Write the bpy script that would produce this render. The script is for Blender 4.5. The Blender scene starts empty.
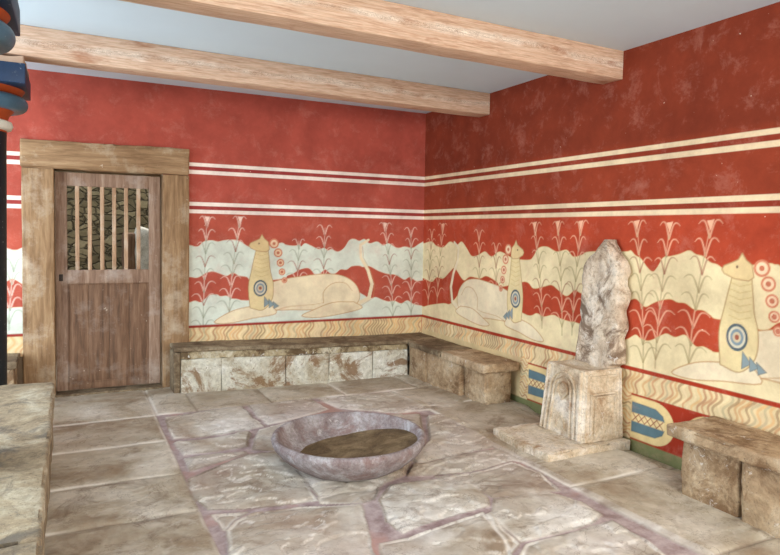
import bpy, bmesh, math, random
import numpy as np
from mathutils import Vector, Matrix, noise
random.seed(7); rng = np.random.default_rng(11)
C = bpy.context.scene.collection
PI = math.pi

# ------------------------------------------------------------------ camera
CAM = (-3.55407, -6.29759, 1.47889); YAW, PITCH, ROLL = 0.46273, -0.04886, 0.01746
FPX, CX, CY = 644.84209, 390.0, 263.83132
_f = Vector((math.sin(YAW)*math.cos(PITCH), math.cos(YAW)*math.cos(PITCH), math.sin(PITCH)))
_r = Vector((math.cos(YAW), -math.sin(YAW), 0)); _u = _r.cross(_f)
_c, _s = math.cos(ROLL), math.sin(ROLL)
_r, _u = _c*_r + _s*_u, -_s*_r + _c*_u
cd = bpy.data.cameras.new('camera'); cam = bpy.data.objects.new('camera', cd); C.objects.link(cam)
cam.matrix_world = Matrix(((_r.x, _u.x, -_f.x, CAM[0]), (_r.y, _u.y, -_f.y, CAM[1]), (_r.z, _u.z, -_f.z, CAM[2]), (0, 0, 0, 1)))
cd.sensor_width = 36; cd.lens = 36*FPX/780; cd.shift_y = (CY-277.5)/780; cd.clip_start = .05
bpy.context.scene.camera = cam

# ------------------------------------------------------------------ light and exposure
sc = bpy.context.scene
sc.view_settings.view_transform = 'Standard'; sc.view_settings.look = 'None'
sc.view_settings.gamma = 1; sc.view_settings.use_curve_mapping = False
sc.view_settings.exposure = 0.72
w = bpy.data.worlds.new('overcast_sky'); sc.world = w; w.use_nodes = True
w.node_tree.nodes['Background'].inputs['Color'].default_value = (.78, .90, 1.0, 1)
w.node_tree.nodes['Background'].inputs['Strength'].default_value = 0.95

def area(name, loc, target, sx, sy, power, col, spread=PI):
    d = bpy.data.lights.new(name, 'AREA'); d.shape = 'RECTANGLE'; d.size = sx; d.size_y = sy
    d.energy = power; d.color = col; d.spread = spread
    o = bpy.data.objects.new(name, d); C.objects.link(o); o.location = loc
    o.rotation_euler = (Vector(target)-Vector(loc)).to_track_quat('-Z', 'Y').to_euler()
    return o
area('light_well_daylight', (-6.6, -2.6, 1.5), (-2.0, -1.8, 1.6), 3.5, 2.4, 175, (.76, .88, 1.0))
area('anteroom_daylight', (-2.0, -8.7, 2.3), (-2.0, -1.0, .9), 2.6, 2.0, 185, (1.0, .95, .87))
area('passage_fill', (-2.2, 2.2, 3.2), (-3.2, 1.8, 0.8), 1.2, 1.2, 26, (1.0, .93, .8))  # added lamp that lights the passage behind the bars, source unseen

# ------------------------------------------------------------------ measuring: a point of the photograph on a known plane
def ray(px, py):
    return _f + _r*((px-CX)/FPX) - _u*((py-CY)/FPX)
def onY(px, py, Y=0.):
    d = ray(px, py); t = (Y-CAM[1])/d.y; return (CAM[0]+d.x*t, CAM[2]+d.z*t)
def onX(px, py, X=0.):
    d = ray(px, py); t = (X-CAM[0])/d.x; return (CAM[1]+d.y*t, CAM[2]+d.z*t)
def onZ(px, py, Z=0.):
    d = ray(px, py); t = (Z-CAM[2])/d.z; return (CAM[0]+d.x*t, CAM[1]+d.y*t)

def lin(c):
    c = np.asarray(c, float)/255.
    return np.where(c <= .04045, c/12.92, ((c+.055)/1.055)**2.4)
def L(r, g, b): return tuple(float(v) for v in lin((r, g, b)))+(1.,)

# ------------------------------------------------------------------ numpy value noise
_lat = rng.random((257, 257))
def vnoise(x, y):
    xi = np.floor(x).astype(int); yi = np.floor(y).astype(int); fx = x-xi; fy = y-yi
    fx = fx*fx*(3-2*fx); fy = fy*fy*(3-2*fy); xi %= 256; yi %= 256
    a = _lat[yi, xi]; b = _lat[yi, xi+1]; c = _lat[yi+1, xi]; d = _lat[yi+1, xi+1]
    return (a*(1-fx)+b*fx)*(1-fy)+(c*(1-fx)+d*fx)*fy
def fbm(x, y, o=4):
    r = 0; a = .5; n = 0
    for k in range(o):
        r = r+a*vnoise(x+17*k, y+9*k); n += a; a *= .5; x = x*2.03; y = y*2.03
    return r/n

# ------------------------------------------------------------------ object helpers
def link(name, me, mat, parent=None):
    o = bpy.data.objects.new(name, me); C.objects.link(o)
    for m in (mat if isinstance(mat, (list, tuple)) else [mat]):
        if m: me.materials.append(m)
    if parent: o.parent = parent
    return o
def obj(name, bm, mat, parent=None, smooth=True, angle=40):
    bmesh.ops.recalc_face_normals(bm, faces=bm.faces)
    me = bpy.data.meshes.new(name); bm.to_mesh(me); bm.free()
    if smooth:
        me.shade_smooth() if hasattr(me, 'shade_smooth') else [setattr(p, 'use_smooth', True) for p in me.polygons]
        try: me.set_sharp_from_angle(angle=math.radians(angle))
        except Exception: pass
    return link(name, me, mat, parent)
def thing(name, label, cat, loc=(0, 0, 0), group=None):
    o = bpy.data.objects.new(name, None); C.objects.link(o); o.empty_display_size = .1
    o['label'] = label; o['category'] = cat
    if group: o['group'] = group
    return o
def tag(o, label, cat, group=None):
    o['label'] = label; o['category'] = cat
    if group: o['group'] = group
    return o
def struct(o): o['kind'] = 'structure'; return o

def rough_box(bm, x0, x1, y0, y1, z0, z1, r=.015, seg=.05, amp=.006, freq=6., warp=None, chip=0., seed=0):
    """a worn block: rounded edges, hewn surface; warp moves the finished points"""
    def cuts(a, b):
        n = max(1, int(round((b-a-2*r)/seg)))
        return [a, a+r*.3, a+r]+[a+r+(b-a-2*r)*i/n for i in range(1, n)]+[b-r, b-r*.3, b]
    X, Y, Z = cuts(x0, x1), cuts(y0, y1), cuts(z0, z1)
    nx, ny, nz = len(X)-1, len(Y)-1, len(Z)-1
    cache = {}
    lo = Vector((x0+r, y0+r, z0+r)); hi = Vector((x1-r, y1-r, z1-r)); off = Vector((seed*3.17, seed*1.31, seed*2.7))
    def v(i, j, k):
        key = (i, j, k)
        if key not in cache:
            p = Vector((X[i], Y[j], Z[k]))
            q = Vector([min(max(p[a], lo[a]), hi[a]) for a in range(3)])
            d = p-q; ne = sum(1 for a in range(3) if abs(d[a]) > 1e-6)
            if d.length > 1e-9: p = q+d.normalized()*r
            n = d.normalized() if d.length > 1e-9 else Vector((0, 0, 0))
            t = noise.fractal((p+off)*freq, 1., 2., 4)
            p = p+n*amp*t
            if chip and ne >= 2:
                c = max(0, noise.noise((p+off)*9.)-.05)
                p = p-n*chip*c
            if warp: p = Vector(warp(p))
            cache[key] = bm.verts.new(p)
        return cache[key]
    def face(a, b, c, d):
        try: bm.faces.new((a, b, c, d))
        except ValueError: pass
    for i in range(nx):
        for j in range(ny):
            for k in (0, nz): face(v(i, j, k), v(i+1, j, k), v(i+1, j+1, k), v(i, j+1, k))
    for i in range(nx):
        for k in range(nz):
            for j in (0, ny): face(v(i, j, k), v(i+1, j, k), v(i+1, j, k+1), v(i, j, k+1))
    for j in range(ny):
        for k in range(nz):
            for i in (0, nx): face(v(i, j, k), v(i, j+1, k), v(i, j+1, k+1), v(i, j, k+1))
    return bm
def block(name, dims, mat, parent=None, **kw):
    bm = bmesh.new(); rough_box(bm, *dims, **kw); return obj(name, bm, mat, parent)
def lathe(bm, prof, cx, cy, n=64, wob=0., seed=0):
    rings = []
    for k, (r, z) in enumerate(prof):
        ring = []
        for i in range(n):
            a = 2*PI*i/n; rr = r
            if wob: rr += wob*noise.noise(Vector((math.cos(a)*2, math.sin(a)*2, z*6+seed)))
            ring.append(bm.verts.new((cx+rr*math.cos(a), cy+rr*math.sin(a), z)))
        rings.append(ring)
    for a, b in zip(rings, rings[1:]):
        for i in range(n): bm.faces.new((a[i], a[(i+1) % n], b[(i+1) % n], b[i]))
    for ring, (r, z) in ((rings[0], prof[0]), (rings[-1], prof[-1])):
        c = bm.verts.new((cx, cy, z))
        for i in range(n): bm.faces.new((ring[i], ring[(i+1) % n], c))
    return bm

# ------------------------------------------------------------------ material helpers
class NT:
    def __init__(s, name):
        s.m = bpy.data.materials.new(name); s.m.use_nodes = True
        s.t = s.m.node_tree; s.b = s.t.nodes['Principled BSDF']; s.n = s.t.nodes
        s.tc = s.n.new('ShaderNodeTexCoord')
    def l(s, a, b): s.t.links.new(a, b)
    def map(s, scale=(1, 1, 1), rot=(0, 0, 0), loc=(0, 0, 0)):
        m = s.n.new('ShaderNodeMapping'); s.l(s.tc.outputs['Object'], m.inputs['Vector'])
        m.inputs['Scale'].default_value = scale; m.inputs['Rotation'].default_value = rot; m.inputs['Location'].default_value = loc
        return m.outputs[0]
    def noise(s, scale, detail=6, rough=.6, vec=None, dist=0.):
        n = s.n.new('ShaderNodeTexNoise'); n.inputs['Scale'].default_value = scale; n.inputs['Detail'].default_value = detail
        n.inputs['Roughness'].default_value = rough; n.inputs['Distortion'].default_value = dist
        s.l(vec or s.tc.outputs['Object'], n.inputs['Vector']); return n.outputs['Fac']
    def voro(s, scale, feature='F1', vec=None):
        n = s.n.new('ShaderNodeTexVoronoi'); n.feature = feature; n.inputs['Scale'].default_value = scale
        s.l(vec or s.tc.outputs['Object'], n.inputs['Vector']); return n
    def ramp(s, fac, stops, const=False):
        r = s.n.new('ShaderNodeValToRGB'); s.l(fac, r.inputs[0]); e = r.color_ramp.elements
        while len(e) < len(stops): e.new(.5)
        for k, (p, c) in zip(e, stops):
            k.position = p; k.color = c if len(c) == 4 else tuple(c)+(1,)
        return r.outputs[0]
    def step(s, fac, a, b):
        m = s.n.new('ShaderNodeMapRange'); s.l(fac, m.inputs['Value']); m.inputs['From Min'].default_value = a; m.inputs['From Max'].default_value = b
        return m.outputs[0]
    def mix(s, fac, a, b, mode='MIX'):
        m = s.n.new('ShaderNodeMix'); m.data_type = 'RGBA'; m.blend_type = mode
        for i, v in ((0, fac), (6, a), (7, b)):
            if isinstance(v, (int, float)): m.inputs[i].default_value = v
            elif isinstance(v, tuple): m.inputs[i].default_value = v
            else: s.l(v, m.inputs[i])
        return m.outputs[2]
    def math(s, op, a, b=0.):
        m = s.n.new('ShaderNodeMath'); m.operation = op
        for i, v in ((0, a), (1, b)):
            if isinstance(v, (int, float)): m.inputs[i].default_value = v
            else: s.l(v, m.inputs[i])
        return m.outputs[0]
    def attr(s, name):
        a = s.n.new('ShaderNodeAttribute'); a.attribute_name = name; return a
    def done(s, col, rough=.85, bump=None, strength=.3, dist=.01, spec=.3):
        if isinstance(col, tuple): s.b.inputs['Base Color'].default_value = col
        else: s.l(col, s.b.inputs['Base Color'])
        if isinstance(rough, (int, float)): s.b.inputs['Roughness'].default_value = rough
        else: s.l(rough, s.b.inputs['Roughness'])
        s.b.inputs['Specular IOR Level'].default_value = spec
        if bump is not None:
            b = s.n.new('ShaderNodeBump'); b.inputs['Strength'].default_value = strength; b.inputs['Distance'].default_value = dist
            s.l(bump, b.inputs['Height']); s.l(b.outputs[0], s.b.inputs['Normal'])
        return s.m

def stone_mat(name, base, dark, light, stain=None, stain_lo=.56, stain_hi=.72, scale=3., pale=.0, seed=0.):
    t = NT(name); v = t.map(loc=(seed, seed*2, seed*.7))
    n1 = t.noise(scale, 9, .7, v, .5); n2 = t.noise(scale*9, 7, .75, v); n3 = t.noise(scale*1.1, 7, .75, t.map(loc=(seed+5, 3, 9)), .8)
    col = t.ramp(n1, [(.36, dark), (.5, base), (.62, light)])
    col = t.mix(.6, col, t.ramp(n2, [(.32, (.50, .47, .44, 1)), (.5, (.95, .94, .92, 1)), (.66, (1.25, 1.24, 1.22, 1))]), 'MULTIPLY')
    if stain: col = t.mix(t.math('MULTIPLY', t.step(n3, stain_lo-.05, stain_hi-.08), .85), col, stain)
    pits = t.noise(scale*20, 4, .65, v)
    col = t.mix(t.math('MULTIPLY', t.step(pits, .60, .68), .6), col, (.10, .07, .05, 1))
    n4 = t.noise(scale*4.1, 5, .75, t.map(loc=(seed+1, 8, 2)), 1.)
    if pale: col = t.mix(t.math('MULTIPLY', t.step(n4, .62, .66), pale), col, (.86, .84, .79, 1))
    h = t.math('ADD', t.math('MULTIPLY', n1, .5), t.math('ADD', n2, t.math('MULTIPLY', pits, -.4)))
    return t.done(col, .82, h, .7, .014)

M = {}
M['bench_stone'] = stone_mat('pale_bench_limestone', L(204, 200, 184), L(176, 164, 140), L(220, 218, 208), L(128, 94, 60), .545, .66, 2.9, .75, 1.)
M['bench_top'] = stone_mat('dark_bench_top_stone', L(132, 114, 90), L(98, 80, 60), L(158, 142, 116), L(88, 70, 50), .55, .7, 4., 0., 2.)
M['bench_warm'] = stone_mat('tan_bench_stone', L(176, 150, 118), L(136, 108, 80), L(198, 178, 150), L(112, 82, 54), .56, .7, 3., .4, 3.)
M['throne_stone'] = stone_mat('throne_gypsum', L(210, 192, 166), L(176, 150, 122), L(226, 214, 198), L(160, 122, 86), .6, .75, 4., .4, 4.)
M['backrest_stone'] = stone_mat('weathered_throne_back', L(206, 188, 166), L(164, 138, 114), L(222, 210, 194), L(104, 78, 58), .53, .67, 3.6, .5, 5.)
M['parapet_stone'] = stone_mat('worn_parapet_slab', L(168, 150, 122), L(128, 112, 90), L(190, 178, 154), L(100, 92, 82), .58, .72, 3., 0., 6.)
M['ledge_stone'] = stone_mat('greenish_ledge_stone', L(176, 160, 128), L(132, 112, 82), L(204, 196, 174), L(92, 70, 46), .54, .64, 4., .8, 7.)

def beam_mat():
    t = NT('pale_sawn_pine'); n0 = t.noise(1., 3, .5, t.map((.7, 6, 6)))
    g = t.noise(9, 7, .7, t.map((.5, 10, 10)), .4); fine = t.noise(50, 5, .65, t.map((.10, 3, 3)))
    col = t.ramp(g, [(.30, L(182, 142, 116)), (.47, L(206, 172, 146)), (.58, L(218, 190, 166)), (.72, L(196, 156, 128))])
    # cathedral grain: a pale heartwood streak with nested arrows along the middle of each face
    sep = t.n.new('ShaderNodeSeparateXYZ'); t.l(t.tc.outputs['Object'], sep.inputs[0])
    rag = t.noise(14, 6, .75, t.map((.8, 1.5, 3)))
    zz = t.math('ADD', t.math('SUBTRACT', sep.outputs['Z'], 2.695), t.math('ADD', t.math('MULTIPLY', t.math('SUBTRACT', n0, .5), .10), t.math('MULTIPLY', t.math('SUBTRACT', rag, .5), .07)))
    az = t.math('ABSOLUTE', zz)
    ph = t.math('ADD', t.math('MULTIPLY', sep.outputs['X'], 38.), t.math('MULTIPLY', az, 1000.))
    wav = t.math('SINE', t.math('ADD', ph, t.math('MULTIPLY', fine, 9.)))
    inside = t.step(az, .034, .006)
    blot = t.noise(4, 4, .7, t.map((.6, 1, 1)))
    col = t.mix(t.math('MULTIPLY', inside, t.math('MULTIPLY', t.step(blot, .40, .62), .85)), col, L(248, 236, 220))
    core_ = t.step(az, .020, .010)
    col = t.mix(t.math('MULTIPLY', core_, t.math('MULTIPLY', t.step(wav, .2, .9), .75)), col, L(138, 100, 76))
    col = t.mix(.5, col, t.ramp(fine, [(.34, (.60, .53, .48, 1)), (.60, (1.12, 1.12, 1.12, 1))]), 'MULTIPLY')
    kn = t.noise(5, 4, .65, t.map((.6, 1, 2)))
    col = t.mix(t.math('MULTIPLY', t.step(kn, .60, .72), .7), col, L(160, 106, 74))
    return t.done(col, .7, t.math('ADD', g, fine), .3, .004)
M['beam'] = beam_mat()

def wood_mat(name, a, b, c, dust, scale=1., vertical=True, dust_lo=.52):
    t = NT(name); sc_ = (5, 5, .45) if vertical else (.45, 5, 5)
    sc_ = tuple(v*scale for v in sc_)
    g = t.noise(6, 7, .65, t.map(sc_), .3); f = t.noise(30, 4, .6, t.map(sc_)); d = t.noise(3.2, 6, .7)
    col = t.ramp(g, [(.3, a), (.52, b), (.74, c)])
    col = t.mix(.3, col, t.ramp(f, [(.3, (.55, .5, .46, 1)), (.68, (1.15, 1.13, 1.1, 1))]), 'MULTIPLY')
    col = t.mix(t.math('MULTIPLY', t.step(d, dust_lo, dust_lo+.22), .75), col, dust)
    sp = t.noise(26, 2, .5); col = t.mix(t.math('MULTIPLY', t.step(sp, .73, .76), .5), col, L(210, 196, 176))
    return t.done(col, .72, t.math('ADD', g, f), .35, .004)
M['leaf'] = wood_mat('weathered_brown_door', L(88, 64, 48), L(120, 90, 68), L(148, 116, 92), L(158, 142, 130), dust_lo=.52)
M['leaf_frame'] = wood_mat('greyed_door_frame_wood', L(112, 84, 66), L(146, 118, 98), L(172, 148, 128), L(182, 168, 156))
M['bar'] = wood_mat('pale_door_bar', L(140, 106, 80), L(178, 144, 114), L(202, 172, 144), L(205, 190, 172))
M['jamb'] = wood_mat('tan_painted_door_surround', L(112, 82, 56), L(150, 118, 84), L(178, 148, 112), L(196, 180, 156), .8, True, .50)
M['lintel'] = wood_mat('tan_painted_lintel', L(118, 88, 60), L(156, 124, 90), L(182, 152, 116), L(200, 184, 158), .8, False, .52)

def plain(name, col, rough=.6, var=.25, scale=8.):
    t = NT(name); n = t.noise(scale, 6, .65)
    c = t.mix(var*2, tuple(col), t.ramp(n, [(.3, (.5, .5, .5, 1)), (.7, (1.25, 1.25, 1.25, 1))]), 'MULTIPLY')
    sp = t.noise(scale*6, 3, .5); c = t.mix(t.math('MULTIPLY', t.step(sp, .68, .74), .35), c, (.6, .6, .58, 1))
    return t.done(c, rough, n, .2, .004)
M['shaft'] = plain('black_column_paint', L(22, 32, 40), .45)
M['blue'] = plain('blue_column_paint', L(28, 50, 78), .5)
M['torus'] = plain('slate_blue_torus_paint', L(72, 102, 122), .4)
M['orange'] = plain('rust_orange_paint', L(176, 76, 34), .55)
M['white'] = plain('white_collar_paint', L(226, 224, 210), .5, .12)
M['mortar'] = plain('pale_bedding_mortar', L(196, 164, 140), .9, .15)
M['iron'] = plain('dark_iron', L(54, 44, 38), .6)

# ------------------------------------------------------------------ painted plaster walls
RED_B = (178, 84, 66); RED_R = (174, 68, 42)  # one red paint; the tint of each wall's light is put into its colour
class Paint:
    def __init__(s, S, Z):
        s.S = np.asarray(S); s.Z = np.asarray(Z); s.c = np.zeros((len(s.Z), len(s.S), 3)); s.aa = .005
    def box(s, a0, a1, z0, z1):
        i0, i1 = np.searchsorted(s.S, [a0, a1]); k0, k1 = np.searchsorted(s.Z, [z0, z1])
        return slice(max(k0-1, 0), k1+1), slice(max(i0-1, 0), i1+1)
    def put(s, sl, al, col, col_on_red=None):
        t = s.c[sl]; col = np.broadcast_to(lin(col), t.shape)
        if col_on_red is not None:
            red = np.clip((t[..., 0:1]/(t[..., 1:2]+1e-4)-1.9)/1.2, 0, 1)
            col = col*(1-red)+lin(col_on_red)*red
        s.c[sl] = t*(1-al[..., None])+col*al[..., None]
    def above(s, pts, col, upto, a0=None, a1=None):
        pts = sorted(pts); x = [p[0] for p in pts]; y = [p[1] for p in pts]
        f = np.interp(s.S, x, y)+.006*(fbm(s.S*14, s.S*0+3, 3)-.5)
        al = np.clip((s.Z[:, None]-f[None])/s.aa+.5, 0, 1)*np.clip((upto-s.Z[:, None])/s.aa+.5, 0, 1)
        if a0 is not None: al = al*((s.S >= a0) & (s.S <= a1))[None]
        s.put((slice(None), slice(None)), al, col)
    def rect(s, a0, a1, z0, z1, col, al=1.):
        def e(v, a, b): return np.clip((v-a)/s.aa+.5, 0, 1)*np.clip((b-v)/s.aa+.5, 0, 1)
        s.put((slice(None), slice(None)), al*e(s.Z, z0, z1)[:, None]*e(s.S, a0, a1)[None], col)
    def stroke(s, pts, w0, w1, col, al=1., on_red=None, taper=True):
        pts = np.asarray(pts, float); m = max(w0, w1)+.01
        sl = s.box(pts[:, 0].min()-m, pts[:, 0].max()+m, pts[:, 1].min()-m, pts[:, 1].max()+m)
        X, Y = np.meshgrid(s.S[sl[1]], s.Z[sl[0]])
        if X.size == 0: return
        best = np.full(X.shape, -9.); n = len(pts)-1
        for i in range(n):
            a, b = pts[i], pts[i+1]; d = b-a; q = d@d+1e-12
            t = np.clip(((X-a[0])*d[0]+(Y-a[1])*d[1])/q, 0, 1)
            ds = np.hypot(X-a[0]-t*d[0], Y-a[1]-t*d[1]); wd = w0+(w1-w0)*(i+t)/n
            best = np.maximum(best, wd/2-ds)
        s.put(sl, np.clip(best/s.aa+.5, 0, 1)*al, col, on_red)
    def poly(s, pts, col, al=1., line=None, lw=.008):
        pts = np.asarray(pts, float); m = .02
        sl = s.box(pts[:, 0].min()-m, pts[:, 0].max()+m, pts[:, 1].min()-m, pts[:, 1].max()+m)
        X, Y = np.meshgrid(s.S[sl[1]], s.Z[sl[0]])
        if X.size == 0: return
        ins = np.zeros(X.shape, bool); dist = np.full(X.shape, 9.)
        for a, b in zip(pts, np.roll(pts, -1, 0)):
            d = b-a; t = np.clip(((X-a[0])*d[0]+(Y-a[1])*d[1])/(d@d+1e-12), 0, 1)
            dist = np.minimum(dist, np.hypot(X-a[0]-t*d[0], Y-a[1]-t*d[1]))
            c = (a[1] > Y) != (b[1] > Y)
            with np.errstate(divide='ignore', invalid='ignore'):
                ins ^= c & (X < (b[0]-a[0])*(Y-a[1])/(b[1]-a[1]+1e-15)+a[0])
        sd = np.where(ins, dist, -dist)
        s.put(sl, np.clip(sd/s.aa+.5, 0, 1)*al, col)
        if line: s.put(sl, np.clip((lw/2-dist)/s.aa+.5, 0, 1)*al*.8, line)
    def disc(s, c, r, col, ry=None):
        a = np.linspace(0, 2*PI, 40, endpoint=False)
        s.poly([(c[0]+r*math.cos(t), c[1]+(ry or r)*math.sin(t)) for t in a], col)

def smooth(pts, n=6):
    p = [np.asarray(q, float) for q in pts]; p = [2*p[0]-p[1]]+p+[2*p[-1]-p[-2]]; out = []
    for i in range(1, len(p)-2):
        for k in range(n):
            t = k/n; a, b, c, d = p[i-1:i+3]
            out.append(.5*((2*b)+(-a+c)*t+(2*a-5*b+4*c-d)*t*t+(-a+3*b-3*c+d)*t**3))
    return out+[p[-2]]

def reed(P, base, top, flower, leaf, scale=1., on_red=(236, 206, 178)):
    bx, bz = base; tx, tz = top; dx = tx-bx; H = tz-bz
    spine = [(bx+dx*(t**1.6), bz+H*t) for t in np.linspace(0, 1, 12)]
    P.stroke(spine, .014*scale, .007*scale, leaf, .55, on_red)
    n = max(4, int(H/.115)); R_ = random.Random(int(abs(bx)*1000)+5)
    for i in range(1, n+1):
        t = i/(n+.25); cx = bx+dx*(t**1.6); cz = bz+H*t
        for sd in (-1, 1):
            ln = (.085+.035*R_.random())*scale*(1.12-.45*t)
            up = .075+.02*R_.random()
            pts = smooth([(cx, cz-.055*scale), (cx+sd*ln*.42, cz+up*.45), (cx+sd*ln*.8, cz+up*.62), (cx+sd*ln*1.12, cz+up*.38)], 4)
            c = leaf if i % 3 else (150, 84, 64)
            P.stroke(pts, .015*scale, .005*scale, c, .62, on_red)
    if flower:
        s = .026*scale
        P.poly([(tx, tz-s*1.6), (tx+s*1.1, tz+s*.8), (tx-s*.9, tz+s*1.1)], on_red)

def marble(P, a0, a1, z0, z1, slant, dens=1., vertical=False):
    """dado of wavy veins"""
    R_ = random.Random(3); P.rect(a0, a1, z0, z1, (224, 202, 156))
    cols = [(196, 128, 84), (172, 100, 66), (228, 176, 112), (180, 166, 132), (206, 150, 96), (150, 112, 76), (238, 216, 170)]
    n = int((a1-a0)/.034*dens); Hh = z1-z0
    if vertical:
        for i in range(int(Hh/.03)):
            zc = z0+Hh*(i+.5)/int(Hh/.03); pts = [(a0+(a1-a0)*t, zc+.016*math.sin(t*7+i)+.02*t) for t in np.linspace(.02, .98, 8)]
            P.stroke(pts, .012, .009, R_.choice(cols), .75)
        return
    for i in range(n):
        a = a0+(a1-a0)*(i+.5)/n; ph = R_.random()*1.2+a*9; am = .016+.008*R_.random()
        pts = []
        for t in np.linspace(0, 1, 14):
            zz = z0+Hh*t; q = a+slant*(t-.5)+am*math.sin(t*8.5+ph)
            if a0+.004 < q < a1-.004: pts.append((q, zz))
        if len(pts) > 2: P.stroke(pts, .014, .018, R_.choice(cols), .6)

def beast(P, f, flip=1):
    """plain resting animal with a ringed collar; f maps local (0..1 along, 0..1 up) to the wall"""
    body = (228, 212, 178); ln = (186, 140, 92)
    def q(*pts): return [f(a, b) for a, b in pts]
    P.stroke(q((.885, .17), (.965, .24), (.985, .42), (.955, .60), (.905, .76), (.90, .92), (.955, .985)), .045, .026, body)
    P.stroke(q((.905, .14), (.995, .24), (1.003, .42), (.972, .60), (.922, .76), (.916, .9)), .007, .007, ln, .6)
    trunk = smooth(q((.26, .33), (.30, .44), (.40, .50), (.52, .535), (.68, .56), (.80, .52), (.88, .40), (.90, .24), (.85, .14), (.72, .10), (.55, .12), (.40, .13), (.30, .14), (.25, .22), (.26, .33)), 5)
    P.poly(trunk, body, 1., ln)
    P.poly(smooth(q((.33, .20), (.22, .19), (.10, .14), (.0, .02), (.09, .0), (.22, .045), (.36, .09), (.33, .20)), 4), body, 1., ln)
    P.poly(smooth(q((.86, .20), (.72, .20), (.60, .12), (.52, .05), (.62, .02), (.80, .06), (.92, .12), (.86, .20)), 4), body, 1., ln)
    P.stroke(smooth(q((.66, .20), (.66, .34), (.72, .44), (.80, .44), (.85, .34))), .009, .006, ln, .7)
    P.stroke(smooth(q((.36, .13), (.45, .17), (.58, .18), (.66, .2))), .008, .005, ln, .6)
    # mane: soft overlapping rust lobes
    for i, (a, b) in enumerate(((.345, .93), (.37, .82), (.385, .70), (.395, .59), (.41, .49))):
        c = f(a, b); P.disc(c, .05-.005*i, (204, 128, 96)); P.disc(c, .036-.004*i, (232, 200, 164)); P.disc(c, .016, (190, 112, 84))
    # neck and small rounded head
    P.poly(smooth(q((.205, .17), (.195, .42), (.213, .62), (.232, .80), (.25, .92), (.30, .92), (.315, .78), (.325, .60), (.343, .44), (.335, .26), (.28, .14), (.205, .17)), 5), (222, 202, 152), 1., (170, 134, 88))
    for k in range(7):
        z = .56+.05*k
        P.stroke(q((.232, z), (.27, z-.025), (.312, z)), .005, .005, (196, 168, 110), .7)
    P.poly(q((.246, .84), (.206, .875), (.196, .905), (.205, .935), (.238, .965), (.258, .985), (.272, 1.035), (.288, .985), (.31, .95), (.318, .86), (.30, .83)), (222, 196, 144), 1., (176, 136, 92))
    P.disc(f(.255, .93), .008, (110, 84, 66))
    # collar: plain concentric rings
    c = f(.265, .40)
    for r_, col in ((.080, (222, 200, 150)), (.070, (84, 98, 104)), (.055, (210, 202, 176)), (.042, (124, 142, 150)), (.027, (200, 184, 152)), (.014, (150, 84, 66))):
        P.disc(c, r_, col, r_*1.18)
    for k in (-1, 0, 1):
        P.poly(q((.315+.026*k, .27-.03*k), (.318+.03*k, .16-.01*k), (.35+.028*k, .20-.02*k)), (132, 148, 150), 1., (104, 110, 110), .005)

Zs = dict(s1t=2.102, s1b=2.0686, s2t=2.0332, s2b=1.9962, s3t=1.733, s3b=1.6971, s4t=1.662, s4b=1.6264)
def zgrid(step):
    z = list(np.arange(-.10, 1.66, step))
    for k in Zs.values(): z += [k-.003, k+.003]
    z += list(np.arange(1.70, 2.801, .05))+[2.8]
    z = np.array(sorted(z)); return z[np.r_[True, np.diff(z) > .0015]]
def base_paint(P, red, red_up, pale_line, gap):
    P.c[:] = lin(red); k = P.Z > Zs['s3b']; P.c[k] = lin(red_up)
    a0, a1 = P.S[0]-1, P.S[-1]+1
    for a, b in (('s1b', 's1t'), ('s2b', 's2t'), ('s3b', 's3t'), ('s4b', 's4t')): P.rect(a0, a1, Zs[a], Zs[b], pale_line)
    P.rect(a0, a1, Zs['s4t'], Zs['s3b'], gap); P.rect(a0, a1, Zs['s2t'], Zs['s1b'], gap)
def pxs(pts, fn, u0, v0, k): return [fn(u0+a/k, v0+b/k) for a, b in pts]

def plaster(name, up):
    t = NT(name); a = t.attr('paint').outputs['Color']
    n1 = t.noise(1.3, 7, .65, None, .3); n2 = t.noise(5, 7, .7); n3 = t.noise(60, 3, .6); n4 = t.noise(4.5, 8, .8, t.map(loc=(4, 2, 7)), .3)
    col = t.mix(.55, a, t.ramp(n1, [(.34, (.66, .60, .58, 1)), (.5, (.98, .97, .97, 1)), (.64, (1.2, 1.2, 1.2, 1))]), 'MULTIPLY')
    col = t.mix(.45, col, t.ramp(n2, [(.34, (.66, .62, .62, 1)), (.62, (1.12, 1.12, 1.12, 1))]), 'MULTIPLY')
    chalk = t.math('MULTIPLY', t.step(n4, .52, .80), .36)
    col = t.mix(chalk, col, L(218, 160, 142))
    sp = t.noise(34, 2, .5, t.map(loc=(1, 1, 1))); col = t.mix(t.math('MULTIPLY', t.step(sp, .765, .785), .6), col, L(236, 220, 196))
    return t.done(col, .88, t.math('ADD', n2, t.math('MULTIPLY', n3, .5)), .16, .006, .2)
M['plaster_back'] = plaster('painted_plaster_back', 0); M['plaster_right'] = plaster('painted_plaster_right', 1)

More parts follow.
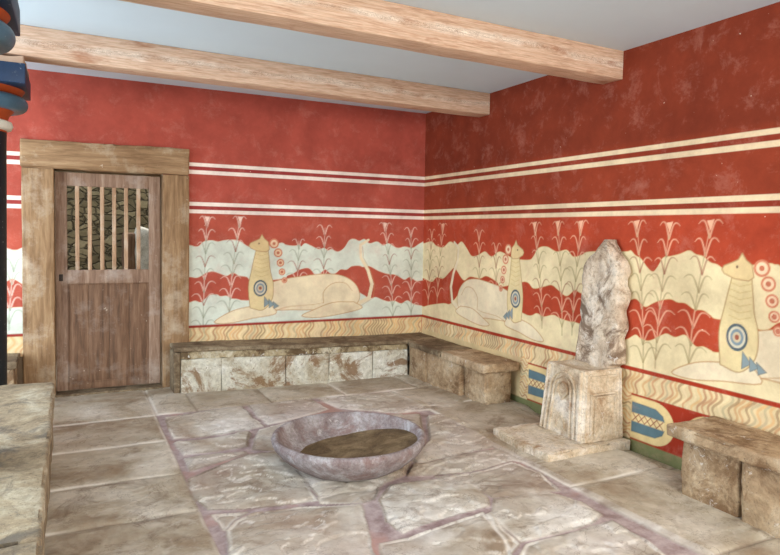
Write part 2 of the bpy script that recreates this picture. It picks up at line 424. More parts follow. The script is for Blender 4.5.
def wall_mesh(name, S, Z, P, pos, mat, hole=None, thick=.32, nrm=1):
    """painted front as a fine grid, plain box behind it"""
    nz, ns = len(Z), len(S); SS, ZZ = np.meshgrid(S, Z)
    rel = .004*(fbm(SS*2.2, ZZ*2.2, 4)-.5)*np.clip(-SS/.3, 0, 1)
    co = pos(SS, ZZ, rel).reshape(-1, 3)
    i = (np.arange(nz-1)[:, None]*ns+np.arange(ns-1)[None])
    keep = np.ones(i.shape, bool)
    if hole:
        cs = (S[:-1]+S[1:])/2; cz = (Z[:-1]+Z[1:])/2
        keep = ~((cs[None] > hole[0]) & (cs[None] < hole[1]) & (cz[:, None] > hole[2]) & (cz[:, None] < hole[3]))
    i = i[keep]; q = np.stack([i, i+1, i+1+ns, i+ns], 1)
    if nrm < 0: q = q[:, ::-1]
    # back box
    ext = []; f2 = []
    def rect(a0, a1, z0, z1):
        b = len(co)+len(ext)
        for d in (0.004, thick):
            for (a, z) in ((a0, z0), (a1, z0), (a1, z1), (a0, z1)): ext.append(pos(np.array(a), np.array(z), np.array(-d)).reshape(3))
        f2.extend([(b+4, b+5, b+6, b+7), (b, b+1, b+5, b+4), (b+1, b+2, b+6, b+5), (b+2, b+3, b+7, b+6), (b+3, b, b+4, b+7)])
    if hole:
        rect(S[0], hole[0], Z[0], Z[-1]); rect(hole[1], .32, Z[0], Z[-1]); rect(hole[0], hole[1], hole[3], Z[-1])
    else: rect(S[0], S[-1], Z[0], Z[-1])
    V = np.concatenate([co, np.array(ext)]); F = np.concatenate([q, np.array(f2)])
    me = bpy.data.meshes.new(name); me.vertices.add(len(V)); me.vertices.foreach_set('co', V.ravel().astype(np.float32))
    me.loops.add(F.size); me.loops.foreach_set('vertex_index', F.ravel().astype(np.int32))
    me.polygons.add(len(F)); me.polygons.foreach_set('loop_start', (np.arange(len(F))*4).astype(np.int32))
    me.update(calc_edges=True); me.validate()
    colr = np.ones((len(V), 4), np.float32); colr[:len(co), :3] = P.c.reshape(-1, 3); colr[len(co):, :3] = lin((190, 180, 160))
    at = me.attributes.new('paint', 'FLOAT_COLOR', 'POINT'); at.data.foreach_set('color', colr.ravel())
    return struct(link(name, me, mat))

# ---- back wall
DX0, DX1, DZ = -3.668, -2.772, 1.978
S = np.unique(np.round(np.concatenate([np.arange(-6.6, -4.2, .05), np.arange(-4.2, 0.001, .0075), [DX0, DX1, 0.]]), 4)); Z = np.array(sorted(set(np.round(zgrid(.0075), 4)) | {DZ}))
P = Paint(S, Z); base_paint(P, RED_B, (172, 80, 66), (244, 228, 214), (156, 62, 58))
PALE = (214, 220, 204)  # pale band turned minty: the cool light on this wall is in the colour
up = pxs([(42, 180), (60, 185), (75, 182), (95, 165), (125, 160), (150, 165), (175, 160), (210, 158), (240, 165), (262, 180), (285, 190), (305, 195), (340, 185), (400, 170), (420, 178), (450, 182), (480, 185)], onY, 180, 200, 3.964)
up += pxs([(0, 178), (20, 172), (45, 182), (75, 195), (95, 190), (110, 200), (125, 195), (150, 205), (175, 190), (195, 160), (215, 155), (235, 162), (255, 155), (275, 172), (305, 165), (330, 180), (350, 172), (385, 190), (415, 185), (445, 190), (470, 175), (487, 165)], onY, 300, 200, 3.96)
lo = pxs([(42, 305), (65, 308), (85, 300), (105, 288), (130, 283), (155, 290), (185, 300), (210, 288), (235, 300), (265, 305), (285, 320), (350, 318), (415, 310), (425, 300), (450, 290)], onY, 180, 200, 3.964)
lo += pxs([(0, 275), (35, 270), (60, 295), (80, 290), (100, 275), (120, 290), (140, 290), (160, 275), (185, 275), (205, 262), (235, 260), (250, 265), (275, 262), (310, 280), (345, 292), (375, 295), (395, 305), (415, 315), (435, 305), (460, 320), (487, 318)], onY, 300, 200, 3.96)
bo = pxs([(42, 405), (60, 400), (85, 405), (115, 378), (145, 375), (160, 382), (185, 380), (200, 390), (225, 393), (250, 398), (300, 395), (400, 370)], onY, 180, 200, 3.964)
bo += pxs([(0, 345), (50, 338), (110, 340), (150, 345), (170, 352), (185, 335), (205, 332), (225, 345), (235, 365), (255, 378), (275, 390), (300, 385), (325, 395), (350, 402), (375, 400), (400, 410), (425, 398), (450, 412), (487, 420)], onY, 300, 200, 3.96)
def extend(c, lo_, n, z0, step=.17, amp=.03, sd=1):
    r = random.Random(n); x = min(p[0] for p in c); out = list(c)
    while x > lo_:
        x -= step*(.6+.8*r.random())/2; out.append((x, z0+amp*(r.random()-.5)*2))
    return out
up = extend(up, -6.7, 1, 1.30); lo = extend(lo, -6.7, 2, 1.0); bo = extend(bo, -6.7, 3, .76)
P.above([(a, .55) for a in (-7, 1)], PALE, .57)
# pale field between the wave lines
def soft(c):
    c = sorted(c); q = sorted((float(a), float(b)) for a, b in smooth(c, 5)); return q
def fill_between(P, hi, lo_, col):
    hi = soft(hi); lo_ = soft(lo_)
    h = np.interp(P.S, [p[0] for p in hi], [p[1] for p in hi]); l_ = np.interp(P.S, [p[0] for p in lo_], [p[1] for p in lo_])
    al = np.clip((h[None]-P.Z[:, None])/P.aa+.5, 0, 1)*np.clip((P.Z[:, None]-l_[None])/P.aa+.5, 0, 1)
    P.put((slice(None), slice(None)), al, col)
def edge_line(P, c, col, w=.006):
    c = soft(c); f = np.interp(P.S, [p[0] for p in c], [p[1] for p in c])
    P.put((slice(None), slice(None)), np.clip((w/2-abs(P.Z[:, None]-f[None]))/P.aa+.5, 0, 1)*.5, col)
flat = [(-9, .55), (9, .55)]
fill_between(P, up, lo, PALE); fill_between(P, bo, flat, PALE)
for c in (up, lo, bo): edge_line(P, c, (238, 214, 180))
for b, t, fl in (((203, 338), (207, 219), 1), ((229, 318), (240, 219), 1), ((297, 300), (299, 241), 0), ((323, 296), (325, 228), 0), ((393, 322), (385, 225), 1), ((411, 318), (411, 230), 0), ((9, 330), (14, 262), 0)):
    reed(P, onY(*b), onY(*t), fl, (150, 156, 132), .95, (240, 208, 190))
def fb(a, b): return (-2.30+1.70*a, .565+.84*b)
beast(P, fb)
marble(P, -6.6, -.004, .36, .55, .05)
P.rect(-9, 9, .536, .560, (150, 44, 36))
P.rect(-9, 9, -.2, .36, (120, 100, 78))
wall_mesh('wall_back', S, Z, P, lambda s, z, r: np.stack([s, 0*s-r, z], -1), M['plaster_back'], (DX0, DX1, -.2, DZ), .32, 1)

# ---- right wall (s runs along y)
S = np.unique(np.round(np.concatenate([np.arange(-7.4, -4.3, .04), np.arange(-4.3, 0.001, .006)]), 4)); S[-1] = 0
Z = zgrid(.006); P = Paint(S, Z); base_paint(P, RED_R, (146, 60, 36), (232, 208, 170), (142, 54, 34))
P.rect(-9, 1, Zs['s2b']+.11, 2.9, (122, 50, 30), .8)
CREAM = (228, 210, 166)
up = pxs([(72, 160), (95, 155), (110, 168), (130, 172), (150, 155), (170, 165), (185, 155), (200, 175), (215, 198), (235, 195), (255, 185), (275, 200), (300, 185), (340, 205), (385, 210), (400, 200), (415, 175), (440, 170), (470, 185), (500, 180), (520, 200), (545, 195), (570, 185)], onX, 400, 190, 3.)
up += pxs([(105, 50), (130, 45), (150, 65), (175, 80), (200, 115), (225, 135), (245, 115), (270, 75), (300, 70), (340, 60), (380, 45), (410, 62), (440, 70), (470, 95), (500, 105), (530, 125), (560, 132), (640, 110), (720, 100), (745, 105), (768, 110)], onX, 600, 240, 4.267)
lo = pxs([(72, 265), (95, 275), (110, 262), (130, 265), (150, 245), (165, 235), (190, 270), (210, 260), (240, 265), (260, 258), (290, 275), (305, 290), (375, 275), (400, 295), (430, 290), (455, 285), (475, 300), (500, 318), (525, 300), (545, 310)], onX, 400, 190, 3.)
lo += pxs([(60, 275), (115, 262), (150, 250), (175, 270), (195, 285), (225, 270), (255, 258), (300, 252), (330, 265), (365, 270), (400, 295), (440, 300), (470, 320), (490, 335), (560, 345), (650, 370), (690, 385), (720, 380), (768, 350)], onX, 600, 240, 4.267)
bo = pxs([(72, 350), (90, 345), (130, 340), (150, 342), (170, 320), (182, 300), (200, 312), (240, 310), (300, 330), (380, 375), (410, 370), (430, 380), (460, 375), (480, 385), (510, 395), (535, 400)], onX, 400, 190, 3.)
bo += pxs([(60, 420), (110, 425), (150, 405), (170, 418), (200, 430), (225, 425), (255, 410), (285, 400), (320, 415), (360, 405), (385, 430), (410, 455), (440, 455), (470, 470), (497, 480), (600, 470), (690, 410), (768, 430)], onX, 600, 240, 4.267)
up = extend(up, -7.6, 4, 1.3); lo = extend(lo, -7.6, 5, 1.02); bo = extend(bo, -7.6, 6, .84)
fill_between(P, up, lo, CREAM); fill_between(P, bo, flat, CREAM)
for c in (up, lo, bo): edge_line(P, c, (226, 190, 128))
for b, t, fl in (((428, 305), (432, 231), 0), ((437, 303), (443, 226), 1), ((479, 300), (479, 232), 0), ((496, 300), (496, 246), 0), ((542, 328), (535, 225), 1), ((562, 335), (558, 224), 1), ((572, 335), (581, 224), 1), ((643, 372), (637, 224), 1), ((655, 368), (670, 226), 1), ((688, 372), (711, 224), 1)):
    reed(P, onX(*b), onX(*t), fl, (160, 142, 100), 1.0, (236, 180, 146))
def fr(a, b): return (-2.10+1.46*a, .62+.78*b) if False else (-.60-1.50*(1-a), .60+.80*b)
def fr1(a, b): return (-2.08+1.50*a, .58+.82*b)
beast(P, fr1)
def fr2(a, b): return (-3.36-1.70*a, .575+.79*b)
beast(P, fr2)
marble(P, -7.4, -.004, .375, .55, -.06, 1.)
P.rect(-9, 1, .534, .562, (164, 52, 28))
# lower frieze: paired half discs with blue bars on red, over a green base
P.rect(-9, 1, .05, .375, (162, 52, 30)); P.rect(-1.885, 1, .05, .40, (214, 190, 142)); P.rect(-9, 1, -.2, .05, (124, 126, 84))
def half_disc(yc, sd):
    r = .15; cz = .212
    pts = [(yc, cz-r), (yc, cz+r)]+[(yc-sd*(.20+.17*math.sin(t)), cz+r*math.cos(t)) for t in np.linspace(0, PI, 24)]
    P.poly(pts, (230, 204, 146))
    for s_ in (-1, 1):
        z0, z1 = sorted((cz+s_*.028, cz+s_*.103)); e = .265
        q = [(yc-sd*.012, cz+s_*.03), (yc-sd*(e+.025), cz+s_*.03), (yc-sd*(e+.01), cz+s_*.065), (yc-sd*(e-.05), cz+s_*.098), (yc-sd*.012, cz+s_*.105)]
        P.poly(q, (98, 124, 132), 1., (80, 98, 106), .006)
    P.rect(*sorted((yc-sd*.012, yc-sd*.29)), cz-.03, cz+.03, (236, 214, 160))
    for k in range(5):
        a = yc-sd*(.02+.052*k); b = yc-sd*(.02+.052*(k+1))
        P.stroke([(a, cz-.027), (b, cz+.027)], .006, .006, (150, 62, 40)); P.stroke([(a, cz+.027), (b, cz-.027)], .006, .006, (150, 62, 40))
half_disc(-3.03, 1); half_disc(-3.85, -1); half_disc(-3.87, 1); half_disc(-4.67, -1); half_disc(-1.885, 1)
marble(P, -3.03, -2.90, .05, .40, 0, 1., True); marble(P, -1.885, -1.78, .05, .40, 0, 1., True)
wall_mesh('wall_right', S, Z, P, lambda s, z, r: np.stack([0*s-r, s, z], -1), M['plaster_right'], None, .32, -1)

# ------------------------------------------------------------------ ceiling
t = NT('pale_ceiling_paint'); n = t.noise(1.1, 6, .6); n2 = t.noise(14, 4, .6)
M['ceiling'] = t.done(t.mix(.35, L(208, 224, 234), t.ramp(n, [(.3, (.86, .87, .88, 1)), (.7, (1.06, 1.06, 1.05, 1))]), 'MULTIPLY'), .9, n2, .08, .003, .2)
bm = bmesh.new(); bmesh.ops.create_cube(bm, size=1)
for v in bm.verts: v.co = Vector((-3.15+v.co.x*6.94, -3.55+v.co.y*7.74, 2.92+v.co.z*.24))
struct(obj('ceiling', bm, M['ceiling'], None, False))

# ------------------------------------------------------------------ floor: slabs around a field of crazy paving
def build_floor():
    xs = np.concatenate([np.arange(-6.6, -3.9, .06), np.arange(-3.9, 0.001, .0092)]); ys = np.concatenate([np.arange(-8.5, -4.6, .06), np.arange(-4.6, .33, .0092)])
    X, Y = np.meshgrid(xs, ys)
    wx = .05*(fbm(X*3.1, Y*3.1, 4)-.5); wy = .05*(fbm(X*3.1+40, Y*3.1+11, 4)-.5)
    Xw, Yw = X+wx, Y+wy; Xs, Ys = X+wx*.25, Y+wy*.25
    D = np.full(X.shape, -1.); ID = np.zeros(X.shape); INNER = np.zeros(X.shape)
    def sdf(pts, X, Y):
        pts = np.asarray(pts); ins = np.zeros(X.shape, bool); dist = np.full(X.shape, 9.)
        for a, b in zip(pts, np.roll(pts, -1, 0)):
            d = b-a; t = np.clip(((X-a[0])*d[0]+(Y-a[1])*d[1])/(d@d+1e-12), 0, 1)
            dist = np.minimum(dist, np.hypot(X-a[0]-t*d[0], Y-a[1]-t*d[1]))
            c = (a[1] > Y) != (b[1] > Y); ins ^= c & (X < (b[0]-a[0])*(Y-a[1])/(b[1]-a[1]+1e-15)+a[0])
        return np.where(ins, dist, -dist)
    k = 0
    def add(pts, inner):
        nonlocal D, ID, INNER, k
        k += 1; s = sdf(pts, Xw if inner else Xs, Yw if inner else Ys)
        m = s > D; ID = np.where(m & (s > 0), (k*0.618) % 1, ID); INNER = np.where(m & (s > 0), inner, INNER); D = np.maximum(D, s)
    # border slabs (x0,x1,y0,y1)
    g = .008
    def slab(x0, x1, y0, y1): add([(x0+g, y0+g), (x1-g, y0+g), (x1-g, y1-g), (x0+g, y1-g)], 0)
    for y0, y1 in ((-.95, .33), (-1.62, -.95), (-2.28, -1.62), (-2.86, -2.28), (-4.1, -2.86), (-5.4, -4.1), (-6.9, -5.4), (-8.5, -6.9)): slab(-3.7, -2.94, y0, y1)
    for y0, y1 in ((-2.0, .33), (-4.5, -2.0), (-8.5, -4.5)): slab(-6.6, -3.7, y0, y1)
    for x0, x1 in ((-2.94, -2.62), (-2.62, -1.98), (-1.98, -1.30), (-1.30, -.55), (-.55, .02)): slab(x0, x1, -.93, .02)
    for y0, y1 in ((-1.55, -.93), (-2.35, -1.55), (-3.42, -2.35), (-4.35, -3.42), (-5.6, -4.35), (-7.0, -5.6), (-8.5, -7.)): slab(-.84 if y0 > -2.5 else -.9, .02, y0, y1)
    # crazy paving, traced
    F = lambda *p: [onZ(a, b) for a, b in p]
    inner = [
        F((166, 416), (200, 410), (241, 405), (258, 420), (262, 425), (246, 428), (205, 434), (172, 437)),
        F((173, 441), (206, 437), (250, 431), (246, 444), (215, 449), (182, 453)),
        F((248, 403.5), (310, 398), (330, 407), (300, 416), (268, 423), (259, 415)),
        F((317, 397.5), (392, 390.5), (425, 399), (432, 408), (398, 412), (340, 406)),
        F((400, 390), (440, 387), (468, 398), (460, 410), (436, 407), (428, 397)),
        F((252, 447), (258, 430), (300, 418), (420, 414), (424, 440), (412, 460), (406, 472), (384, 481), (372, 490), (320, 492), (300, 474), (283, 450)),
        F((187, 477), (214, 464), (248, 452), (278, 450), (302, 477), (318, 497), (296, 500), (252, 504), (209, 507), (196, 495)),
        F((190, 468), (183, 457), (214, 452), (244, 449), (246, 451), (212, 461)),
        F((226, 529), (236, 518), (253, 509), (300, 504), (359, 502), (366, 530), (371, 556), (300, 575), (240, 580), (229, 548)),
        F((212, 512), (247, 508), (233, 517), (223, 528)),
        F((320, 494), (350, 488), (378, 488), (372, 497), (362, 500), (322, 500)),
        F((378, 497), (391, 483), (425, 478), (461, 474), (484, 494), (488, 503), (455, 512), (420, 522), (404, 530), (384, 518)),
        F((379, 541), (409, 536), (440, 524), (484, 510), (510, 540), (520, 575), (440, 600), (378, 600)),
        F((430, 440), (428, 416), (462, 412), (478, 430), (500, 443), (470, 450), (420, 461), (414, 458)),
        F((415, 464), (462, 453), (503, 446), (535, 462), (514, 458), (486, 465), (436, 472), (410, 473)),
        F((438, 474), (486, 467), (514, 460), (540, 470), (558, 487), (520, 491), (490, 494), (466, 480)),
        F((492, 496), (520, 492), (548, 489), (580, 499), (600, 511), (590, 521), (558, 530), (522, 538), (508, 526), (495, 513)),
        F((528, 541), (566, 532), (612, 518), (650, 540), (690, 575), (600, 610), (540, 600), (520, 556)),
        F((494, 510), (506, 528), (520, 540), (514, 548), (500, 530), (488, 512)),
        F((468, 412), (476, 404), (484, 420), (498, 436), (506, 442), (484, 432)),
        F((150, 600), (225, 560), (240, 585), (300, 582), (372, 565), (377, 640), (330, 720), (200, 720)),
        F((382, 610), (440, 606), (530, 590), (560, 650), (500, 740), (400, 740)),
        F((545, 608), (610, 614), (700, 585), (790, 660), (700, 760), (560, 700)),
    ]
    for p in inner: add(p, 1)
    edge = np.clip(D/.05, 0, 1); on = np.clip((D+.009)/.006+.5, 0, 1)
    rocky = fbm(X*9, Y*9, 5); lay = fbm(X*1.9+7+.3*rocky, Y*3.0+.3*rocky, 5)+.04*ID
    q_ = lay*8; fr_ = q_ % 1
    terr = np.floor(q_)/8+np.clip((fr_-.86)/.14, 0, 1)/8                # flaking layers of the stone
    h = on*(.008+.010*np.sqrt(edge))+on*(.050*INNER+.014*(1-INNER))*(terr-.5)+.005*(rocky-.5)*(.5+INNER)
    h = h+.012*(fbm(X*1.1, Y*1.1, 3)-.5)-.02
    h = h-.03*np.clip((X+.14)/.05, 0, 1)*np.clip((-1.9-Y)/.1, 0, 1)
    ridge = np.clip(1-abs(fr_-.93)/.075, 0, 1)*np.clip((fbm(X*3+50, Y*3, 4)-.42)*7, 0, 1)
    sidef = fbm(X*1.6+80, Y*1.6+30, 3)
    rim = np.exp(-((D+.004)/.008)**2)
    crack = rim*np.clip((sidef-.47)*9, 0, 1)*(.35+.65*INNER); crust = np.exp(-((D-.004)/.010)**2)*np.clip((.50-sidef)*9, 0, 1)
    nx, ny = len(xs), len(ys)
    V = np.stack([X, Y, h], -1).reshape(-1, 3)
    i = (np.arange(ny-1)[:, None]*nx+np.arange(nx-1)[None]).ravel(); Fq = np.stack([i, i+1, i+1+nx, i+nx], 1)
    me = bpy.data.meshes.new('floor'); me.vertices.add(len(V)); me.vertices.foreach_set('co', V.ravel().astype(np.float32))
    me.loops.add(Fq.size); me.loops.foreach_set('vertex_index', Fq.ravel().astype(np.int32))
    me.polygons.add(len(Fq)); me.polygons.foreach_set('loop_start', (np.arange(len(Fq))*4).astype(np.int32))
    me.update(calc_edges=True); me.polygons.foreach_set('use_smooth', np.ones(len(Fq), bool))
    in_field = ((X > -2.95) & (X < -.84) & (Y < -.92)).astype(float)
    for nm, a in (('slab', on), ('tone', ID), ('inner', in_field), ('flake', np.maximum(ridge*on*(.3+.7*INNER), crust)), ('crack', crack)):
        at = me.attributes.new(nm, 'FLOAT', 'POINT'); at.data.foreach_set('value', a.ravel().astype(np.float32))
    t = NT('flagstone_floor'); at = lambda n: t.attr(n).outputs['Fac']
    n1 = t.noise(1.7, 8, .62, None, .4); n2 = t.noise(11, 6, .68); n3 = t.noise(1.1, 5, .6, t.map(loc=(3, 5, 1)))
    n5 = t.noise(3.6, 7, .7, t.map(loc=(9, 1, 1)), .8)
    stone = t.ramp(n1, [(.34, L(156, 138, 118)), (.48, L(192, 184, 170)), (.62, L(218, 214, 207))])
    stone = t.mix(.7, stone, t.ramp(at('tone'), [(0., (.84, .80, .77, 1)), (.5, (1.0, 1.0, .99, 1)), (1., (1.12, 1.12, 1.12, 1))]), 'MULTIPLY')
    stone = t.mix(.38, stone, t.ramp(n2, [(.34, (.52, .48, .46, 1)), (.5, (.95, .94, .93, 1)), (.64, (1.22, 1.21, 1.2, 1))]), 'MULTIPLY')
    stone = t.mix(t.math('MULTIPLY', t.step(n5, .54, .66), .62), stone, L(118, 98, 80))
    vein = t.math('ABSOLUTE', t.math('SUBTRACT', t.noise(2.6, 6, .7, t.map(loc=(7, 7, 2)), .8), .5))
    stone = t.mix(t.math('MULTIPLY', t.step(vein, .008, .002), .45), stone, L(104, 86, 72))
    stone = t.mix(t.math('SUBTRACT', 1., at('inner')), stone, t.mix(1., stone, (.90, .85, .77, 1), 'MULTIPLY'))
    purple = t.mix(t.step(n2, .35, .65), L(138, 116, 116), L(190, 174, 172)); purple = t.mix(t.math('MULTIPLY', t.step(n3, .54, .62), .8), purple, L(180, 136, 124))
    joint = t.mix(at('inner'), t.mix(n2, L(150, 134, 112), L(206, 198, 184)), purple)
    stone = t.mix(t.math('MULTIPLY', at('flake'), .7), stone, L(236, 230, 220))
    wash = t.math('MULTIPLY', t.math('MULTIPLY', at('inner'), t.step(n3, .44, .64)), .22)
    stone = t.mix(wash, stone, L(186, 158, 156))
    col = t.mix(at('slab'), joint, stone); col = t.mix(t.math('MULTIPLY', at('crack'), .8), col, L(78, 58, 50))
    t.done(col, t.ramp(n2, [(.3, (.42, .42, .42, 1)), (.7, (.7, .7, .7, 1))]), t.math('ADD', n2, t.math('MULTIPLY', n1, .5)), .4, .012, .4)
    return struct(link('floor', me, t.m))
build_floor()
# earth outside the room
t = NT('pale_outer_ground'); n = t.noise(2, 5); M['ground'] = t.done(t.ramp(n, [(.3, L(150, 136, 114)), (.7, L(184, 172, 150))]), .95)
bm = bmesh.new(); bmesh.ops.create_cube(bm, size=1)
for v in bm.verts: v.co = Vector((-3+v.co.x*40, -3+v.co.y*40, -.36+v.co.z*.4))
struct(obj('ground', bm, M['ground'], None, False))

# ------------------------------------------------------------------ passage behind the barred door
t = NT('rubble_masonry'); wn = t.n.new('ShaderNodeTexNoise'); wn.inputs['Scale'].default_value = 3.; wn.inputs['Detail'].default_value = 5; t.l(t.tc.outputs['Object'], wn.inputs['Vector'])
vm = t.n.new('ShaderNodeVectorMath'); vm.operation = 'MULTIPLY_ADD'; t.l(wn.outputs['Color'], vm.inputs[0]); vm.inputs[1].default_value = (.25, .25, .2); t.l(t.map((1., 1., 1.8)), vm.inputs[2]); v = vm.outputs[0]; vo = t.voro(6.5, 'F1', v); ed = t.voro(6.5, 'DISTANCE_TO_EDGE', v)
n = t.noise(14, 6, .7)
c = t.ramp(vo.outputs['Color'], [(0, L(96, 84, 64)), (.5, L(126, 112, 86)), (1, L(160, 144, 114))])
c = t.mix(.6, c, t.ramp(n, [(.3, (.5, .5, .45, 1)), (.7, (1.15, 1.15, 1.1, 1))]), 'MULTIPLY')
c = t.mix(t.math('MULTIPLY', t.step(ed.outputs['Distance'], .04, .005), .8), c, L(62, 52, 36))
h = t.math('ADD', t.math('MULTIPLY', t.step(ed.outputs['Distance'], 0., .09), 1.), t.math('MULTIPLY', n, .4))
M['rubble'] = t.done(c, .95, h, .9, .05)
bm = bmesh.new(); rough_box(bm, -5.2, -1.4, 2.5, 2.8, -.1, 2.6, .03, .08, .03, 3.)
struct(obj('wall_passage', bm, M['rubble']))
bm = bmesh.new(); rough_box(bm, -1.7, -1.4, .33, 2.5, -.1, 2.6, .03, .08, .03, 3., seed=2)
struct(obj('wall_passage_side', bm, M['rubble']))
pp = thing('stone_pillar', 'pale rounded stone pillar seen through the bars of the wooden door', 'pillar')
bm = bmesh.new(); rough_box(bm, -2.88, -2.60, 1.45, 1.75, -.05, 1.48, .06, .05, .02, 5., lambda p: (p.x, p.y, p.z-.25*max(0, p.x+2.80)*(p.z/1.4)), 0, 3)
obj('shaft', bm, stone_mat('pale_pillar_stone', L(214, 208, 196), L(176, 166, 150), L(232, 228, 220)), pp)
bm = bmesh.new(); rough_box(bm, -3.0, -2.87, 1.5, 1.8, -.05, 1.42, .03, .05, .012, 5., None, 0, 4)
obj('plank', bm, M['leaf'], pp)

# ------------------------------------------------------------------ door
door = struct(bpy.data.objects.new('door_1', None)); C.objects.link(door)
def jam(name, d, mat, s): return block(name, d, mat, door, r=.008, seg=.09, amp=.004, chip=.02, seed=s)
jam('jamb', (-3.908, -3.663, -.04, .30, -.03, 1.973), M['jamb'], 1)
jam('jamb', (-2.776, -2.541, -.04, .30, -.03, 1.974), M['jamb'], 2)
block('lintel', (-3.912, -2.538, -.045, .30, 1.975, 2.222), M['lintel'], door, r=.012, seg=.06, amp=.008, chip=.05, seed=3, warp=lambda p: (p.x, p.y, p.z-.012*((-2.54-p.x)/1.37) if p.z > 2.1 else p.z))
block('threshold', (-3.663, -2.776, -.06, .30, -.05, .012), M['bench_top'], door, r=.008, seg=.06, amp=.006, seed=4)
leafo = bpy.data.objects.new('door_leaf', None); C.objects.link(leafo); leafo.parent = door
LX0, LX1, LZ0, LZ1 = -3.657, -2.79, .024, 1.955
fy0, fy1 = .045, .09
def wb(name, d, mat, s=0, r=.004): return block(name, d, mat, leafo, r=r, seg=.1, amp=.0012, seed=s)
wb('stile', (LX0, -3.565, fy0, fy1, LZ0, LZ1), M['leaf_frame'], 1); wb('stile', (-2.888, LX1, fy0, fy1, LZ0, LZ1), M['leaf_frame'], 2)
wb('rail', (-3.565, -2.888, fy0, fy1, 1.838, LZ1), M['leaf_frame'], 3); wb('rail', (-3.565, -2.888, fy0, fy1, .975, 1.096), M['leaf_frame'], 4)
wb('rail', (-3.565, -2.888, fy0, fy1, LZ0, .085), M['leaf'], 5)
bm = bmesh.new()
for k in range(4):
    a = -3.565+.677*k/4; rough_box(bm, a+.0005, a+.677/4-.0005, fy0+.010, fy1-.008, .085, .975, .003, .1, .001, seed=k)
for d in ((-3.565, -2.888, .963, .975), (-3.565, -2.888, .085, .097)): rough_box(bm, d[0], d[1], fy0+.002, fy0+.012, d[2], d[3], .002, .1, .0005)
for d in ((-3.565, -3.553), (-2.90, -2.888)): rough_box(bm, d[0], d[1], fy0+.002, fy0+.012, .085, .975, .002, .1, .0005)
obj('panel', bm, M['leaf'], leafo)
for i, xb in enumerate((-3.485, -3.384, -3.2825, -3.1835, -3.083, -2.9775)):
    wb('bar', (xb-.0165, xb+.0165, fy0+.006, fy1-.006, 1.09, 1.845), M['bar'], i+7)
bm = bmesh.new(); rough_box(bm, -3.632, -3.600, fy0-.006, fy0+.004, 1.00, 1.06, .003, .02, .0005); rough_box(bm, -3.622, -3.612, fy0-.012, fy0, 1.02, 1.045, .003, .02, .0005)
obj('lock_plate', bm, M['iron'], leafo)['label'] = 'small dark iron lock plate'

# ------------------------------------------------------------------ ceiling beams
def beam(label, y0, y1, slope, x0, seed):
    def wp(p): return (p.x, p.y+slope*(-p.x), p.z)
    bm = bmesh.new(); rough_box(bm, x0, .0, y0, y1, 2.6, 2.8, .004, .10, .003, 3., wp, .010, seed)
    o = obj('ceiling_beam', bm, M['beam']); tag(o, label, 'beam', 'pale pine ceiling beams'); return o
beam('pale pine ceiling beam nearest the back wall, above the door', -1.222, -1.045, -.036, -4.6, 1)
beam('pale pine ceiling beam farther from the back wall, at the top of the photo', -2.85, -2.66, -.036, -4.6, 2)

# ------------------------------------------------------------------ painted columns at the left
def column(label, cx, cy, z0):
    o = thing('painted_column', label, 'column', group='painted columns at the left edge')
    def part(n, prof, m): bm = bmesh.new(); lathe(bm, prof, cx, cy, 72); return obj(n, bm, m, o)
    part('shaft', [(.172, z0), (.178, z0+.3), (.192, 2.05), (.194, 2.115)], M['shaft'])
    part('collar', [(.19, 2.125), (.222, 2.135), (.233, 2.16), (.226, 2.185), (.20, 2.196)], M['white'])
    part('neck', [(.192, 2.10), (.20, 2.20), (.21, 2.23), (.25, 2.275)], M['orange'])
    part('torus', [(.235, 2.262)]+[(.275+.05*math.sin(t), 2.312-.05*math.cos(t)) for t in np.linspace(0.1, PI-.1, 16)]+[(.235, 2.362)], M['torus'])
    part('echinus', [(.245, 2.355), (.285, 2.375), (.31, 2.41)], M['orange'])
    bm = bmesh.new(); rough_box(bm, cx-.325, cx+.325, cy-.325, cy+.325, 2.405, 2.535, .006, .12, .002); obj('abacus', bm, M['blue'], o)
    bm = bmesh.new(); rough_box(bm, cx-.30, cx+.315, cy-.26, cy+.30, 2.53, 2.598, .012, .05, .014, 9., None, .03, 4); obj('bedding_mortar', bm, M['mortar'], o)
    return o
column('farther blue-topped painted column beside the door, under the first beam', -4.125, -1.10, -.02)
column('nearer blue-topped painted column, cut off by the top left corner', -4.085, -2.93, .428)

# ------------------------------------------------------------------ benches
def bench(label): return thing('stone_bench', label, 'bench', group='stone benches along the walls')
# against the back wall, right of the door (its top sinks to the right)
b = bench('long pale stone bench against the back wall, right of the door')
def ty(x): return -.315-.105*min(1, max(0, (x+2.68)/1.2))
def tz(x): return .412-.050*(x+2.70)/2.30
def wtop(p): return (p.x, -.014+(p.y+.001)*(-ty(p.x)-.008)/.35*1.03, p.z+tz(p.x))
block('top_slab', (-2.715, .0, -.355, .0, -.038, 0.), M['bench_top'], b, r=.010, seg=.06, amp=.006, chip=.05, warp=wtop, seed=1)
def wfr(p): return (p.x, p.y+ty(p.x), p.z*(tz(p.x)/.36))
block('upper_course', (-2.655, -.396, .004, .15, .262, .326), M['ledge_stone'], b, r=.008, seg=.04, amp=.012, freq=9, chip=.06, warp=wfr, seed=2)
block('end_slab', (-2.715, -2.658, -.005, .29, -.03, .315), M['bench_top'], b, r=.012, seg=.05, amp=.006, chip=.04, warp=wfr, seed=3)
for i, (x0, x1) in enumerate(((-2.656, -2.302), (-2.298, -1.706), (-1.702, -1.276), (-1.272, -.80), (-.796, -.396))):
    block('facing_block', (x0, x1, 0., .13, -.03, .262), M['bench_stone'], b, r=.006, seg=.05, amp=.007, freq=5, chip=.02, warp=wfr, seed=10+i)
block('core', (-2.66, -.03, .12, .29, -.03, .30), M['bench_stone'], b, r=.01, seg=.2, amp=.002, warp=wfr)
